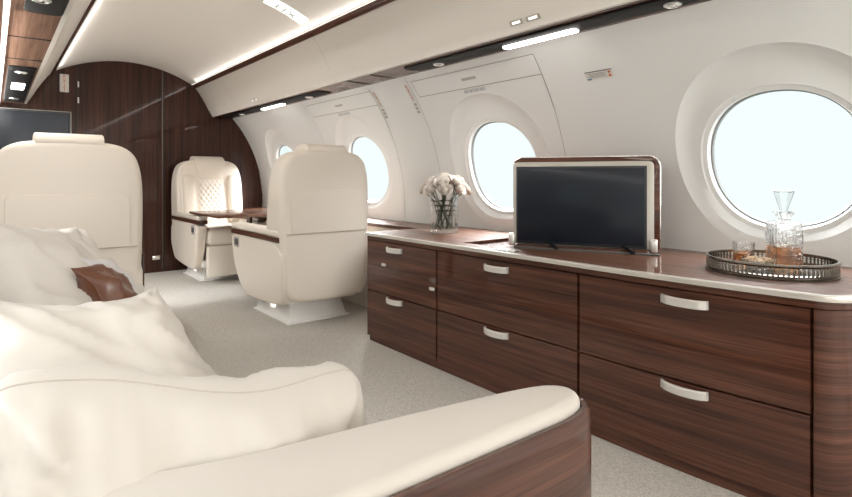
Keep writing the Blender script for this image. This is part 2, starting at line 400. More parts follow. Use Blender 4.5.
# overhead bins, mouldings, cove strips, service panels
for side, nm in ((1, 'right'), (-1, 'left')):
    where = 'above the long sideboard' if side > 0 else 'above the sofa'
    t_ = thing('overhead_panel', 'long curved cream overhead panel running the cabin ' + where, 'overhead panel', (0, 0, 0))
    prof = [(side * x, z) for x, z in BINP + [(.757, 1.520), (.775, 1.520), (.80, 1.56), (.72, 1.70), (.60, 1.83)]]
    bm = bmesh.new(); prism(bm, prof, YA, YB, 'xz'); finish('curved_face', bm, M['bin'], t_)
    # seam along the lower face and upright seams
    bm = bmesh.new()
    p0, p1 = Vector((.7275, 0, 1.5785)), Vector((.7295, 0, 1.5745))
    nx, nz = .87, .49
    q = [(side * (p.x - nx * d), p.z - nz * d) for p, d in ((p0, -.002), (p0, .0012), (p1, .0012), (p1, -.002))]
    prism(bm, q, YA, YB, 'xz')
    finish('panel_seam', bm, M['line'], t_)
    for yy in (1.30, 3.1, 4.9):
        bm = bmesh.new()
        for (a, b_), (c_, d_) in zip(BINP[:-3], BINP[1:-2]):
            v4 = [bm.verts.new((side * (x - .0013), y, z - .0013)) for x, z, y in ((a, b_, yy), (c_, d_, yy), (c_, d_, yy + .002), (a, b_, yy + .002))]
            bm.faces.new(v4)
        finish('panel_seam', bm, M['line'], t_)
    # reading-light switches on the lower face
    for yc in ((1.49, 4.44) if side > 0 else (1.49, 4.44)):
        for dy in (-.045, .045):
            bm = bmesh.new()
            cx_, cz_ = .741, 1.557
            uu = Vector((.49, 0, -.87)); nn = Vector((-.87, 0, -.49))
            for sx_ in (1,):
                pts = []
                for a, b_ in ((-.011, -.035), (-.011, .035), (.011, .035), (.011, -.035)):
                    pts.append(Vector((cx_, yc + dy + b_, cz_)) + uu * a)
                lo = [bm.verts.new((side * p.x, p.y, p.z)) for p in pts]; hi = [bm.verts.new((side * (p + nn * .005).x, p.y, (p + nn * .005).z)) for p in pts]
                bm.faces.new(hi)
                for i in range(4): bm.faces.new((lo[i], lo[(i + 1) % 4], hi[(i + 1) % 4], hi[i]))
            sw = finish('switch', bm, M['champ'], t_)
            bm = bmesh.new()
            lo = [bm.verts.new((side * (Vector((cx_, yc + dy + b_, cz_)) + uu * a + nn * .0058).x, yc + dy + b_, (Vector((cx_, 0, cz_)) + uu * a + nn * .0058).z)) for a, b_ in ((-.005, -.022), (-.005, .022), (.005, .022), (.005, -.022))]
            bm.faces.new(lo); finish('switch_light', bm, M['lens_soft'], sw)
    # moulding
    bm = bmesh.new(); prism(bm, [(side * x, z) for x, z in ((.562, 1.808), (.580, 1.786), (.600, 1.792), (.604, 1.826), (.576, 1.836), (.560, 1.830))], YA, YB, 'xz')
    struct(finish('trim_%d' % (2 if side > 0 else 3), bm, M['wood_y']))
    bm = bmesh.new(); xx = [.555, .559, .563]
    sheet(bm, [[(side * x, y, ceil_z(x) - .003) for x in xx] for y in (YA + .01, YB - .01)])
    tag(finish('cove_light', bm, M['cove']), 'thin glowing cove strip along the ceiling edge ' + where, 'light strip')
    # service panel (walnut strip under the bin)
    t_ = thing('service_panel', 'walnut strip with lamps and air nozzles under the overhead panel ' + where, 'service panel')
    XI, XO = .775, .966
    bm = bmesh.new(); prism(bm, [(side * x, z) for x, z in ((XI, 1.520), (XO, 1.517), (XO, 1.545), (XI, 1.545))], YA, YB, 'xz')
    finish('wood_strip', bm, M['wood_psu'] if side < 0 else M['wood_y'], t_)
    secs = [(-.9, 2.45), (3.45, 5.65)] if side > 0 else [(2.12, 2.47), (3.72, 5.45), (.5, .85)]
    for (ya, yb_) in secs:
        bm = bmesh.new(); x0, x1 = (.812, .930) if side > 0 else ((.775, .895) if ya < 3 else (.785, .915))
        prism(bm, [(side * x, y) for x, y in rrect(x0, x1, ya, yb_, .03)], 1.512, 1.519, 'xy', bev=.003, seg=2)
        ch = finish('black_channel', bm, M['black'], t_)
    for yy in ((3.0, 2.73) if side > 0 else (1.75, 2.95, 3.5)):
        bm = bmesh.new(); rbox(bm, min(side * XI, side * XO) + .002, max(side * XI, side * XO) - .002, yy, yy + .004, 1.515, 1.520, bev=0); finish('strip_seam', bm, M['dark'], t_)
    lamps = [(1.34, 1.74), (-.1, .35), (4.20, 4.64)] if side > 0 else [(4.36, 4.62)]
    for ya, yb_ in lamps:
        bm = bmesh.new(); x0, x1 = (.866, .910) if side > 0 else (.815, .885)
        prism(bm, [(side * x, y) for x, y in rrect(x0, x1, ya, yb_, .012)], 1.502, 1.513, 'xy', bev=.003, seg=2)
        finish('reading_lamp', bm, M['lens'], t_)
    spots = [2.22, .94, 3.74, 5.15] if side > 0 else [2.27, 3.90, 5.22]
    for yy in spots:
        bm = bmesh.new(); xc = .887 if side > 0 else .852
        lathe(bm, [(.030, 0), (.030, -.006), (.022, -.010), (.020, -.004), (.0, -.004)], (side * xc, yy, 1.514), n=20)
        s_ = finish('air_nozzle', bm, M['metal'], t_)
        bm = bmesh.new(); lathe(bm, [(.0, -.013), (.009, -.012), (.013, -.006), (.0, -.004)], (side * xc, yy, 1.514), n=14)
        finish('nozzle_knob', bm, M['chrome'], s_)
    if side < 0:
        bm = bmesh.new(); rbox(bm, -.952, -.934, YA, YB, 1.507, 1.519, bev=.002, seg=1)
        finish('wash_light', bm, M['lens_w'], t_)

# baseboard/side ledge and dado
def circ_x(z): return math.sqrt(R0 ** 2 - (z - ZC) ** 2)
bm = bmesh.new(); prism(bm, [(1.03, .572), (1.03, .594), (circ_x(.594), .594), (circ_x(.572), .572)], 2.56, YB, 'xz', bev=.003, seg=2)
o = finish('side_ledge', bm, M['wood_top']); tag(o, 'narrow glossy wooden side ledge along the window wall behind the club seats', 'ledge')
bm = bmesh.new(); prism(bm, [(1.05, 0), (1.05, .57), (circ_x(.57), .57), (1.10, .0)], 2.56, YB, 'xz', bev=.004, seg=2)
o = finish('dado_panel', bm, M['leather']); tag(o, 'cream leather lower wall panel below the wooden side ledge', 'wall panel')
struct(o)

# ------------------------------------------------------------------ wall details on the right liner
def arcpatch(y0, y1, v0, v1, d=.0015, side=1, nv=4, inner=0):
    bm = bmesh.new()
    sheet(bm, [[cyl(y0 + (y1 - y0) * i, v0 + (v1 - v0) * j / nv, side, R0 - d) for i in (0, 1)] for j in range(nv + 1)])
    return bm
for k, yc in enumerate((2.13, 3.53)):
    t_ = thing('drop_hatch', ['cream drop-down hatch above the window behind the television', 'cream drop-down hatch above the window beside the near club seat'][k], 'hatch')
    bm = arcpatch(yc - .47, yc + .47, .778, .882, .0022)
    finish('hatch_panel', bm, M['wall'], t_)
    for (a, b_, c_, d_) in ((yc - .472, yc + .472, .8815, .8850), (yc - .472, yc + .472, .7740, .7775), (yc + .470, yc + .473, .775, .884), (yc - .473, yc - .470, .60, .884)):
        finish('gap_line', arcpatch(a, b_, c_, d_, .0026, nv=10), M['line'], t_)
    for yy in (yc - .473, yc + .51):
        bm = arcpatch(yy, yy + .0025, -.05, .775 if yy < yc else .92, .0012, nv=20); finish('gap_line', bm, M['line'], t_)
    bm = arcpatch(yc - .055, yc + .055, .822, .838, .006); finish('latch', bm, M['champ'], t_)
    pl = tag(finish('icon_placard', arcpatch(yc - .085, yc + .085, .744, .769, .002), M['paper']), ['small white placard of four icons below the hatch behind the television', 'small white placard of four icons below the hatch beside the near club seat'][k], 'placard')
    bm = bmesh.new()
    for q in range(4):
        yy = yc + .062 - q * .041
        for (a, b_, c_, d_) in ((0, .012, .748, .752), (.010, .014, .748, .764), (-.006, .004, .757, .761), (-.014, -.011, .746, .766)):
            b2 = arcpatch(yy + a, yy + b_, c_, d_, .0026, nv=1); merge(bm, b2)
    finish('icon_marks', bm, M['blueink'], pl)
for k, (yy, lab) in enumerate(((2.672, 'white strip placard with orange EXIT lettering beside the hatch behind the television'), (3.03, 'white strip placard with orange EXIT lettering beside the hatch near the club seat'))):
    pl = tag(finish('exit_placard', arcpatch(yy - .016, yy + .016, .755, .872, .0022), M['paper']), lab, 'placard')
    bm = bmesh.new()
    for q, ch in enumerate('EXIT'):
        v_ = .858 - q * .028; a = v_ / R0
        nrm = Vector((-math.cos(a), 0, -math.sin(a))); up = Vector((math.sin(a) * -1, 0, math.cos(a))); right = Vector((0, -1, 0))
        p = Vector(cyl(yy, v_, 1, R0 - .0034))
        M4 = Matrix(((right.x, up.x, nrm.x, p.x), (right.y, up.y, nrm.y, p.y), (right.z, up.z, nrm.z, p.z), (0, 0, 0, 1)))
        merge(bm, text_bm(ch, .030, M4))
    finish('lettering', bm, M['orange'], pl, smooth=None)
    for q in range(3):
        sw = tag(finish('wall_button', arcpatch(yy - .016, yy + .014, .725 - q * .026, .742 - q * .026, .005), M['champ']),
                 '%s small silver button below the EXIT strip %s' % (('topmost', 'middle', 'lowest')[q], ('behind the television hatch', 'near the club seat')[k]), 'button', 'silver wall buttons')
# notice placard
pl = tag(finish('notice_placard', arcpatch(1.30, 1.435, .703, .743, .002), M['paper']), 'small white notice with black header between the two nearest windows', 'placard')
bm = bmesh.new(); merge(bm, arcpatch(1.30, 1.435, .7395, .7435, .0026, nv=1)); finish('header_bar', bm, M['ink'], pl)
bm = bmesh.new()
for q in range(4): merge(bm, arcpatch(1.337, 1.425 - (q % 2) * .012, .731 - q * .006, .7335 - q * .006, .0026, nv=1))
merge(bm, arcpatch(1.332, 1.3335, .705, .739, .0026, nv=1))
finish('text_lines', bm, M['greyink'], pl)
bm = bmesh.new(); merge(bm, arcpatch(1.309, 1.322, .725, .735, .0026, nv=1)); merge(bm, arcpatch(1.309, 1.322, .709, .719, .0026, nv=1)); finish('red_marks', bm, M['orange'], pl)
bm = bmesh.new(); merge(bm, arcpatch(1.408, 1.428, .704, .712, .0026, nv=1)); finish('blue_mark', bm, M['blueink'], pl)

# ceiling EXIT light
def cp(x, y, d): return Vector((x, y, ceil_z(x) - d))
ex = thing('exit_light', 'lit white ceiling sign with faint grey EXIT lettering', 'sign', (.40, 3.03, ceil_z(.40)))
L0 = Vector(ex.location); bm = bmesh.new()
for d0 in (.001,):
    xs_ = [.262 + .238 * i / 6 for i in range(7)]
    top = [[bm.verts.new(cp(x, y, .0) - L0) for x in xs_] for y in (2.975, 3.085)]
    bot = [[bm.verts.new(cp(x, y, .010) - L0) for x in xs_] for y in (2.98, 3.08)]
    for i in range(6): bm.faces.new((bot[0][i], bot[0][i + 1], bot[1][i + 1], bot[1][i])); bm.faces.new((top[0][i], top[0][i + 1], bot[0][i + 1], bot[0][i])); bm.faces.new((top[1][i], top[1][i + 1], bot[1][i + 1], bot[1][i]))
    for i in (0, 6): bm.faces.new((top[0][i], bot[0][i], bot[1][i], top[1][i]))
finish('lit_cover', bm, emis('exit_cover', (.96, 1, .98), .75), ex)
ca = math.atan2(ceil_z(.45) - ceil_z(.35), .10)
rt = Vector((-math.cos(ca), 0, -math.sin(ca))); nr = Vector((math.sin(ca), 0, -math.cos(ca))); up = nr.cross(rt)
p = cp(.40, 3.03, .013) - L0
M4 = Matrix(((rt.x, up.x, nr.x, p.x), (rt.y, up.y, nr.y, p.y), (rt.z, up.z, nr.z, p.z), (0, 0, 0, 1)))
finish('lettering', text_bm('EXIT', .085, M4, spacing=1.25), plain('exit_grey', (.30, .30, .29), .6), ex, smooth=None)

# EXIT placard and monitor on the bulkhead
es = thing('exit_sign', 'small white upright sign with orange EXIT lettering on the dark bulkhead', 'sign', (-.494, YB, 1.724))
bm = bmesh.new(); rbox(bm, -.033, .033, -.008, 0, -.078, .078, bev=.003, seg=1); finish('sign_plate', bm, M['paper'], es)
bm = bmesh.new()
for q, ch in enumerate('EXIT'):
    merge(bm, text_bm(ch, .044, Matrix.Translation((0, -.0092, .053 - q * .036)) @ Matrix.Rotation(PI / 2, 4, 'X')))
finish('lettering', bm, M['orange'], es, smooth=None)
mo = thing('wall_monitor', 'large black screen mounted on the forward bulkhead behind the left seat', 'monitor', (-.80, YB, 1.24))
bm = bmesh.new(); rbox(bm, -.354, .354, -.045, 0, -.235, .235, bev=.006, seg=2); finish('frame', bm, M['champ'], mo)
bm = bmesh.new(); rbox(bm, -.347, .347, -.048, -.040, -.228, .228, bev=.003, seg=1); finish('bezel', bm, M['bezel'], mo)
bm = bmesh.new(); rbox(bm, -.332, .332, -.050, -.042, -.213, .213, bev=.002, seg=1); finish('screen', bm, M['screen'], mo)

# ------------------------------------------------------------------ credenza
def fx(y):
    q = max(0, (1.05 - y) / .59); return .640 + .038 * q * q
CY0, CY1 = .46, 2.54
cr = thing('sideboard', 'long glossy dark walnut sideboard with six drawers under the windows', 'sideboard', (0, 0, 0))
def panel(y0, y1, z0, z1, off=0.0, th=.02, bev=.0025):
    bm = bmesh.new(); n = max(2, int((y1 - y0) / .06)); ys = [y0 + (y1 - y0) * i / n for i in range(n + 1)]
    prof = [(th, z0), (bev, z0), (0, z0 + bev), (0, z1 - bev), (bev, z1), (th, z1)]
    rows = [[bm.verts.new((fx(y) + off + a, (y + (bev if i == 0 else -bev if i == n else 0) if a == 0 else y), z)) for a, z in prof] for i, y in enumerate(ys)]
    for a, b_ in zip(rows, rows[1:]):
        for i in range(len(prof)): bm.faces.new((a[i], a[(i + 1) % len(prof)], b_[(i + 1) % len(prof)], b_[i]))
    bm.faces.new(rows[0]); bm.faces.new(rows[-1][::-1])
    return bm
def corner_plan(inset=0.0, y1=CY1, ystart=CY0, xb=1.09):
    pts = [(fx(y) + inset, y) for y in [y1 - (y1 - ystart) * i / 16 for i in range(17)]]
    x0 = pts[-1][0]; ry = .095; rx = .20
    for i in range(1, 13):
        a = i / 12 * PI / 2
        pts.append((x0 + rx * (1 - math.cos(a)), ystart - (ry - inset) * math.sin(a)))
    pts += [(xb, ystart - (ry - inset)), (xb, y1)]
    return pts
bm = bmesh.new(); prism(bm, corner_plan(.022, xb=1.085), .035, .572, 'xy'); finish('carcass', bm, M['dark'], cr)
bm = bmesh.new(); prism(bm, corner_plan(.016, xb=1.085), .0, .034, 'xy'); finish('plinth', bm, M['wood_y'], cr)
# end post, wraps the corner
def post(z0, z1, ytop):
    p = [(fx(ytop), ytop)] + corner_plan(0)[16:-1]
    return p + [(1.09, CY0 + .0), (.70, CY0 + .0), (.70, ytop)]
bm = bmesh.new(); prism(bm, dedupe(post(0, 0, .462)), .036, .560, 'xy', bev=.002, seg=1); finish('rounded_end_panel', bm, M['wood_y'], cr)
bm = bmesh.new(); prism(bm, corner_plan(-.001, xb=1.09), .5615, .582, 'xy', bev=.002, seg=1); finish('top_rail', bm, M['wood_y'], cr)
# left end panel
bm = bmesh.new(); rbox(bm, .642, 1.06, CY1 - .004, CY1 + .004, .03, .575, bev=.001, seg=1); finish('side_panel', bm, M['wood_z'], cr)
cols = [(CY1 - .002, 1.944), (1.938, 1.160), (1.154, .468)]
hy = [2.278, 1.555, .783]
for (ya, yb_), yc in zip(cols, hy):
    for z0, z1, hz in ((.284, .5585, .527), (.038, .279, .262)):
        d = finish('drawer', panel(yb_, ya, z0, z1), M['wood_y'], cr)
        bm = bmesh.new()
        # arched pull: thin blade bowed out from the face
        n = 12; w_ = .064 if yc > 1 else .068
        for zt, zb in ((hz + .013, hz - .013),):
            rows = []
            for i in range(n + 1):
                u = -1 + 2 * i / n; x = fx(yc) - .004 - .022 * (1 - u * u) ** .7 - .003; y = yc + u * w_
                rows.append([(x + .005, y, zt), (x, y, zt), (x - .004, y, zt - .004), (x - .001, y, zb), (x + .004, y, zb), (x + .004, y, zt - .003), (x + .005, y, zt)])
            sheet(bm, rows); bmesh.ops.remove_doubles(bm, verts=bm.verts, dist=1e-5)
            for u in (-1, 1): rbox(bm, fx(yc) - .009, fx(yc) + .001, yc + u * w_ - .003, yc + u * w_ + .003, zb, zt, bev=.001, seg=1)
        finish('handle', bm, M['metal'], d)
    if yc > 2:
        for y_, z_ in ((2.377, .439), (1.974, .375)):
            bm = bmesh.new(); rbox(bm, fx(y_) - .006, fx(y_) + .002, y_ - .018, y_ + .018, z_ - .008, z_ + .008, bev=.003, seg=2); finish('nickel_tab', bm, M['metal'], cr)  # small satin nickel block on the drawer front
# countertop with an open well beside the television
def top_outline(off, xb=1.281):
    pts = corner_plan(-off, y1=CY1 + .018, xb=xb); pts[0] = (pts[0][0] + .012, pts[0][1]); pts.insert(1, (fx(CY1) - off, CY1 + .004))
    return dedupe(pts)
def slab(outline, hole, z0, z1):
    bm = bmesh.new()
    for z in (z0, z1):
        es = []
        for loop in (outline, hole):
            if not loop: continue
            vs = [bm.verts.new((x, y, z)) for x, y in loop]
            es += [bm.edges.new((vs[i], vs[(i + 1) % len(vs)])) for i in range(len(vs))]
        bmesh.ops.triangle_fill(bm, use_beauty=True, use_dissolve=False, edges=es)
    for loop in (outline, hole):
        if not loop: continue
        for i in range(len(loop)):
            a, b_ = loop[i], loop[(i + 1) % len(loop)]
            bm.faces.new([bm.verts.new((*a, z0)), bm.verts.new((*b_, z0)), bm.verts.new((*b_, z1)), bm.verts.new((*a, z1))])
    bmesh.ops.remove_doubles(bm, verts=bm.verts, dist=1e-5)
    return bm
HOLE = [(.735, 1.62), (1.055, 1.62), (1.055, 1.86), (.735, 1.86)]
finish('countertop', slab(top_outline(.004, xb=1.281), HOLE, .5825, .598), M['wood_top'], cr)
# edge strip
bm = bmesh.new(); path = top_outline(.006)[:-2]; path2 = top_outline(.012)[:-2]
path = top_outline(.0045)[:-1]; outp = top_outline(.014)[:-1]; inn = top_outline(-.006)[:-1]
k = min(len(path), len(outp), len(inn))
rows = []
for i in range(k):
    po, pi_ = outp[i], inn[i]
    rows.append([(pi_[0], pi_[1], .5995), (po[0] + .002, po[1], .5995), (po[0], po[1], .597), (po[0], po[1], .586), (po[0] + .002, po[1], .583), (pi_[0], pi_[1], .583)])
sheet(bm, rows); finish('edge_strip', bm, M['edge'], cr)
bm = bmesh.new(); rbox(bm, .73, 1.06, 1.615, 1.865, .50, .52, bev=0); 
for (a, b_, c_, d_) in ((.728, .734, 1.615, 1.865), (1.056, 1.062, 1.615, 1.865), (.728, 1.062, 1.861, 1.867), (.728, 1.062, 1.613, 1.619)): rbox(bm, a, b_, c_, d_, .5, .582, bev=0)
finish('television_well', bm, M['black'], cr)
bm = bmesh.new(); rbox(bm, .655, .69, 1.475, 1.58, .5985, .602, bev=.001, seg=1); finish('catch_plate', bm, M['chrome'], cr)
bm = bmesh.new(); rbox(bm, .75, .86, 1.665, 1.78, .522, .545, bev=.004, seg=2); finish('well_bracket', bm, M['champ'], cr)

# ------------------------------------------------------------------ television on the sideboard
tvl, tvr = Vector((.836, 1.642, 0)), Vector((1.093, 1.115, 0))
tvc = (tvl + tvr) / 2; d_ = (tvr - tvl).normalized(); TW = (tvr - tvl).length
tv = thing('television', 'pop-up television in a walnut and silver surround on the sideboard', 'television', (tvc.x, tvc.y, .598), math.atan2(d_.y, d_.x))
# local: x to the right along the screen, -y... front faces local -y
hw = TW / 2
def on_tv(nm, outl, y0, y1, mat, bev=.003, par=None):
    bm = bmesh.new(); prism(bm, outl, y0, y1, 'xz', bev=bev, seg=2); return finish(nm, bm, mat, par or tv)
on_tv('rear_shell', rrect(-hw - .005, hw + .018, .012, .392, (.006, .006, .045, .035)), .018, .062, M['wood_x'], .008)
on_tv('chrome_edge', rrect(-hw - .009, hw + .022, .010, .396, (.006, .006, .048, .038)), .030, .048, M['chrome'], .003)
on_tv('surround', rrect(-hw, hw - .004, .010, .372, (.004, .004, .022, .022)), .0, .020, M['champ'], .004)
on_tv('bezel', rrect(-hw + .016, hw - .030, .014, .352, .003), -.004, .004, M['bezel'], .001)
on_tv('screen', rrect(-hw + .024, hw - .040, .026, .342, .002), -.0055, -.002, M['screen'], .0008)
for s in (-1, 1):
    x_ = -hw - .006 if s < 0 else hw - .004
    bm = bmesh.new(); rbox(bm, x_ - .014, x_ + .014, -.012, .02, 0, .055, bev=.008, seg=3); finish('support_foot', bm, M['metal'], tv)
bm = bmesh.new(); rbox(bm, -hw + .02, hw - .02, -.06, .03, -.001, .010, bev=.003, seg=1); finish('base_lid', bm, M['wood_x'], tv)
bm = bmesh.new(); rbox(bm, -hw + .03, hw + .02, -.085, -.062, -.001, .006, bev=.002, seg=1); finish('vent_strip', bm, plain('vent_grey', (.10, .10, .095), .7, spec=.2), tv)
for x_ in (-.13, .17):
    bm = bmesh.new(); tube(bm, [(x_, -.01, .022), (x_ + .02, -.05, .018), (x_ + .05, -.095, .010)], .007, n=8); finish('hinge_arm', bm, M['black'], tv)

# ------------------------------------------------------------------ tray with decanter, tumbler and nuts
TC = Vector((.985, .668, .5985)); TR = .180
tr = thing('serving_tray', 'round silver gallery tray holding a decanter on the sideboard', 'tray', TC)
bm = bmesh.new(); lathe(bm, [(0, .002), (TR - .004, .002), (TR, .004), (TR + .004, .001), (TR + .003, 0), (0, 0)], n=64); finish('tray_base', bm, M['silver'], tr)
bm = bmesh.new(); lathe(bm, [(TR - .002, .005), (TR + .003, .005), (TR + .004, .012), (TR - .001, .014), (TR - .002, .005)], n=64, close=False)
lathe(bm, [(TR - .003, .036), (TR + .003, .036), (TR + .006, .041), (TR + .003, .046), (TR - .003, .046), (TR - .003, .036)], n=64, close=False)
lathe(bm, [(TR - .002, .029), (TR + .001, .029), (TR + .001, .031), (TR - .002, .031), (TR - .002, .029)], n=64, close=False)
for k in range(84):
    a = 2 * PI * k / 84
    tube(bm, [(TR * math.cos(a), TR * math.sin(a), .012), (TR * math.cos(a), TR * math.sin(a), .038)], .0032, n=5, cap=False)
finish('gallery_rail', bm, M['silver'], tr)

DC = Vector((1.085, .660, .602)); RT = rad(40)
dc = thing('decanter', 'square cut crystal decanter half full of amber spirit on the tray', 'decanter', DC, RT)
bm = bmesh.new()
lathe(bm, [(.0, 0), (.052, 0), (.055, .006), (.055, .140), (.050, .150), (.022, .156), (.017, .163), (.022, .168), (.034, .182), (.034, .186), (.026, .186), (.012, .165), (.012, .158), (.046, .145), (.049, .138), (.049, .012), (0, .010)], n=40, sq=9)
[setattr(v_, 'co', Vector((v_.co.x * .80, v_.co.y * .80, v_.co.z))) for v_ in bm.verts]; finish('body', bm, M['crystal'], dc)
bm = bmesh.new(); lathe(bm, [(0, .0105), (.0485, .012), (.0485, .070), (0, .070)], n=40, sq=9); [setattr(v_, 'co', Vector((v_.co.x * .80, v_.co.y * .80, v_.co.z))) for v_ in bm.verts]; finish('amber_spirit', bm, M['whisky'], dc)
bm = bmesh.new(); lathe(bm, [(0, .166), (.010, .168), (.012, .188), (.014, .196), (.034, .256), (.030, .258), (0, .256)], n=8); finish('stopper', bm, M['crystal2'], dc, smooth=10)
# raised cut ribs on the sides
bm = bmesh.new()
for s in range(4):
    a = s * PI / 2; ca_, sa_ = math.cos(a), math.sin(a)
    for k in range(7):
        u0 = -.042 + .014 * k
        pts = [(.0555, u0 * .2, .015), (.0565, u0 * .8, .07), (.0555, u0 * 1.0, .125)]
        tube(bm, [(p[0] * ca_ - p[1] * sa_, p[0] * sa_ + p[1] * ca_, p[2]) for p in pts], .0018, n=5)
        pts = [(.0555, -u0, .02), (.0562, u0 * .1, .06), (.0555, u0, .11)]
        tube(bm, [(p[0] * ca_ - p[1] * sa_, p[0] * sa_ + p[1] * ca_, p[2]) for p in pts], .0014, n=5)
[setattr(v_, 'co', Vector((v_.co.x * .80, v_.co.y * .80, v_.co.z))) for v_ in bm.verts]; finish('cut_pattern', bm, M['crystal2'], dc)

tg = thing('tumbler', 'low glass tumbler of amber drink on the tray', 'glass', (1.035, .765, .602))
bm = bmesh.new(); lathe(bm, [(0, 0), (.028, 0), (.035, .078), (.0325, .078), (.027, .012), (0, .010)], n=28); finish('glass_wall', bm, M['crystal'], tg)
bm = bmesh.new(); lathe(bm, [(0, .0105), (.0268, .0125), (.0292, .040), (0, .040)], n=28); finish('drink', bm, M['whisky'], tg)
nb = thing('nut_bowl', 'small round glass bowl heaped with pale nuts on the tray', 'bowl', (.970, .695, .602))
bm = bmesh.new(); lathe(bm, [(0, 0), (.030, 0), (.045, .014), (.051, .036), (.048, .036), (.042, .016), (.028, .006), (0, .006)], n=32); finish('glass_bowl', bm, M['crystal'], nb)
bm = bmesh.new()
for i in range(130):
    a = random.random() * 2 * PI; rr_ = .043 * math.sqrt(random.random()); z = .020 + random.random() * .010 + .006 * (1 - (rr_ / .043) ** 2)
    bmesh.ops.create_icosphere(bm, subdivisions=1, radius=.006, matrix=Matrix.Translation((rr_ * math.cos(a), rr_ * math.sin(a), z)) @ Matrix.Rotation(a, 4, 'X') @ Matrix.Diagonal((1, 1.5, .8, 1)))
finish('nuts', bm, M['nut'], nb, kind='stuff')

# ------------------------------------------------------------------ vase and roses
VC = Vector((.974, 2.275, .5985))
vs = thing('vase', 'clear cylindrical glass vase of roses at the far end of the sideboard', 'vase', VC)
VR, VH = .078, .215
bm = bmesh.new(); lathe(bm, [(0, 0), (VR - .003, 0), (VR, .003), (VR, VH), (VR - .004, VH), (VR - .004, .018), (0, .016)], n=40); finish('glass_cylinder', bm, M['glass'], vs)
bm = bmesh.new(); lathe(bm, [(0, .0165), (VR - .0045, .0185), (VR - .0045, .05), (0, .05)], n=40); finish('water', bm, M['water'], vs)
rose_spots = []
for cnt, el, ring in ((8, .12, 'lower'), (6, .72, 'middle'), (1, 1.57, 'top')):
    for k in range(cnt):
        a = 2 * PI * k / cnt + (.3 if ring == 'middle' else 0)
        rose_spots.append((.112 * math.cos(el) * math.cos(a), .090 * math.cos(el) * math.sin(a), .232 + .072 * math.sin(el) + .004 * math.sin(5 * a), .78 + .06 * math.sin(3 * a + cnt), ring))
def rose_head(bm, c, s, tilt):
    Mx = Matrix.Translation(c) @ Matrix.Rotation(tilt[0], 4, 'X') @ Matrix.Rotation(tilt[1], 4, 'Y')
    b2 = bmesh.new()
    bmesh.ops.create_icosphere(b2, subdivisions=2, radius=.016 * s, matrix=Matrix.Diagonal((1, 1, 1.2, 1)))
    for ring, (cnt, rr_, hh, op) in enumerate(((3, .013, .018, .1), (5, .021, .018, .35), (6, .030, .012, .7), (7, .036, .004, 1.1))):
        for k in range(cnt):
            a = 2 * PI * k / cnt + ring * .6
            rows = []
            for i in range(5):
                u = i / 4; row = []
                for j in range(7):
                    w_ = -1 + 2 * j / 6; th = a + w_ * (PI / cnt) * 1.25
                    rad_ = rr_ * (.35 + .75 * u ** .6) + .006 * op * u ** 3 - .003 * abs(w_) * u
                    z = -.018 + (.018 + hh + .008) * u * (1 - .18 * w_ * w_) - .010 * op * max(0, u - .7)
                    row.append((rad_ * s * math.cos(th), rad_ * s * math.sin(th), z * s))
                rows.append(row)
            sheet(b2, rows)
    bmesh.ops.transform(b2, matrix=Mx, verts=b2.verts); merge(bm, b2)
ORD = ['leftmost', 'second from left', 'third from left', 'fourth from left', 'fourth from right', 'third from right', 'second from right', 'rightmost']
ORD6 = ['leftmost', 'second from left', 'third from left', 'third from right', 'second from right', 'rightmost']
def label_of(i):
    ring = rose_spots[i][4]
    if ring == 'top': return 'topmost blush rose crowning the bunch in the glass vase'
    same = sorted([q for q in range(len(rose_spots)) if rose_spots[q][4] == ring], key=lambda q: rose_spots[q][0] + .01 * rose_spots[q][1])
    return '%s blush rose in the %s ring of the bunch in the vase' % ((ORD if ring == 'lower' else ORD6)[same.index(i)], ring)
for i, (x, y, z, s, ring) in enumerate(rose_spots):
    p = Vector((x * .80 + y * .6, -x * .6 + y * .8, z))
    rs = thing('rose', label_of(i), 'rose', VC, 0, 'blush roses in the glass vase')
    bm = bmesh.new(); rose_head(bm, p, s * 1.28, (-p.y * 9, p.x * 9)); finish('bloom', bm, M['petal'], rs, smooth=60, recalc=False)
    ga = i * 2.4; gr = .058 * math.sqrt((i + .5) / 15); foot = Vector((gr * math.cos(ga), gr * math.sin(ga), .022))
    rim = Vector((p.x * .55, p.y * .55, VH * .85))
    bm = bmesh.new(); tube(bm, [foot, foot.lerp(rim, .5), rim, p - Vector((0, 0, .015))], .0035, n=6); finish('stem', bm, M['stem'], rs)
    for q in range(4):
        bm = bmesh.new(); c = foot.lerp(rim, .40 + .17 * q); a = random.random() * 6.28
        dd = Vector((math.cos(a), math.sin(a), .4)) * .030; sd = Vector((-math.sin(a), math.cos(a), .2)) * .012
        vsx = [bm.verts.new(v_) for v_ in (c, c + dd * .4 + sd, c + dd, c + dd * .4 - sd)]; bm.faces.new(vsx); finish('leaf', bm, M['leaf'], rs)

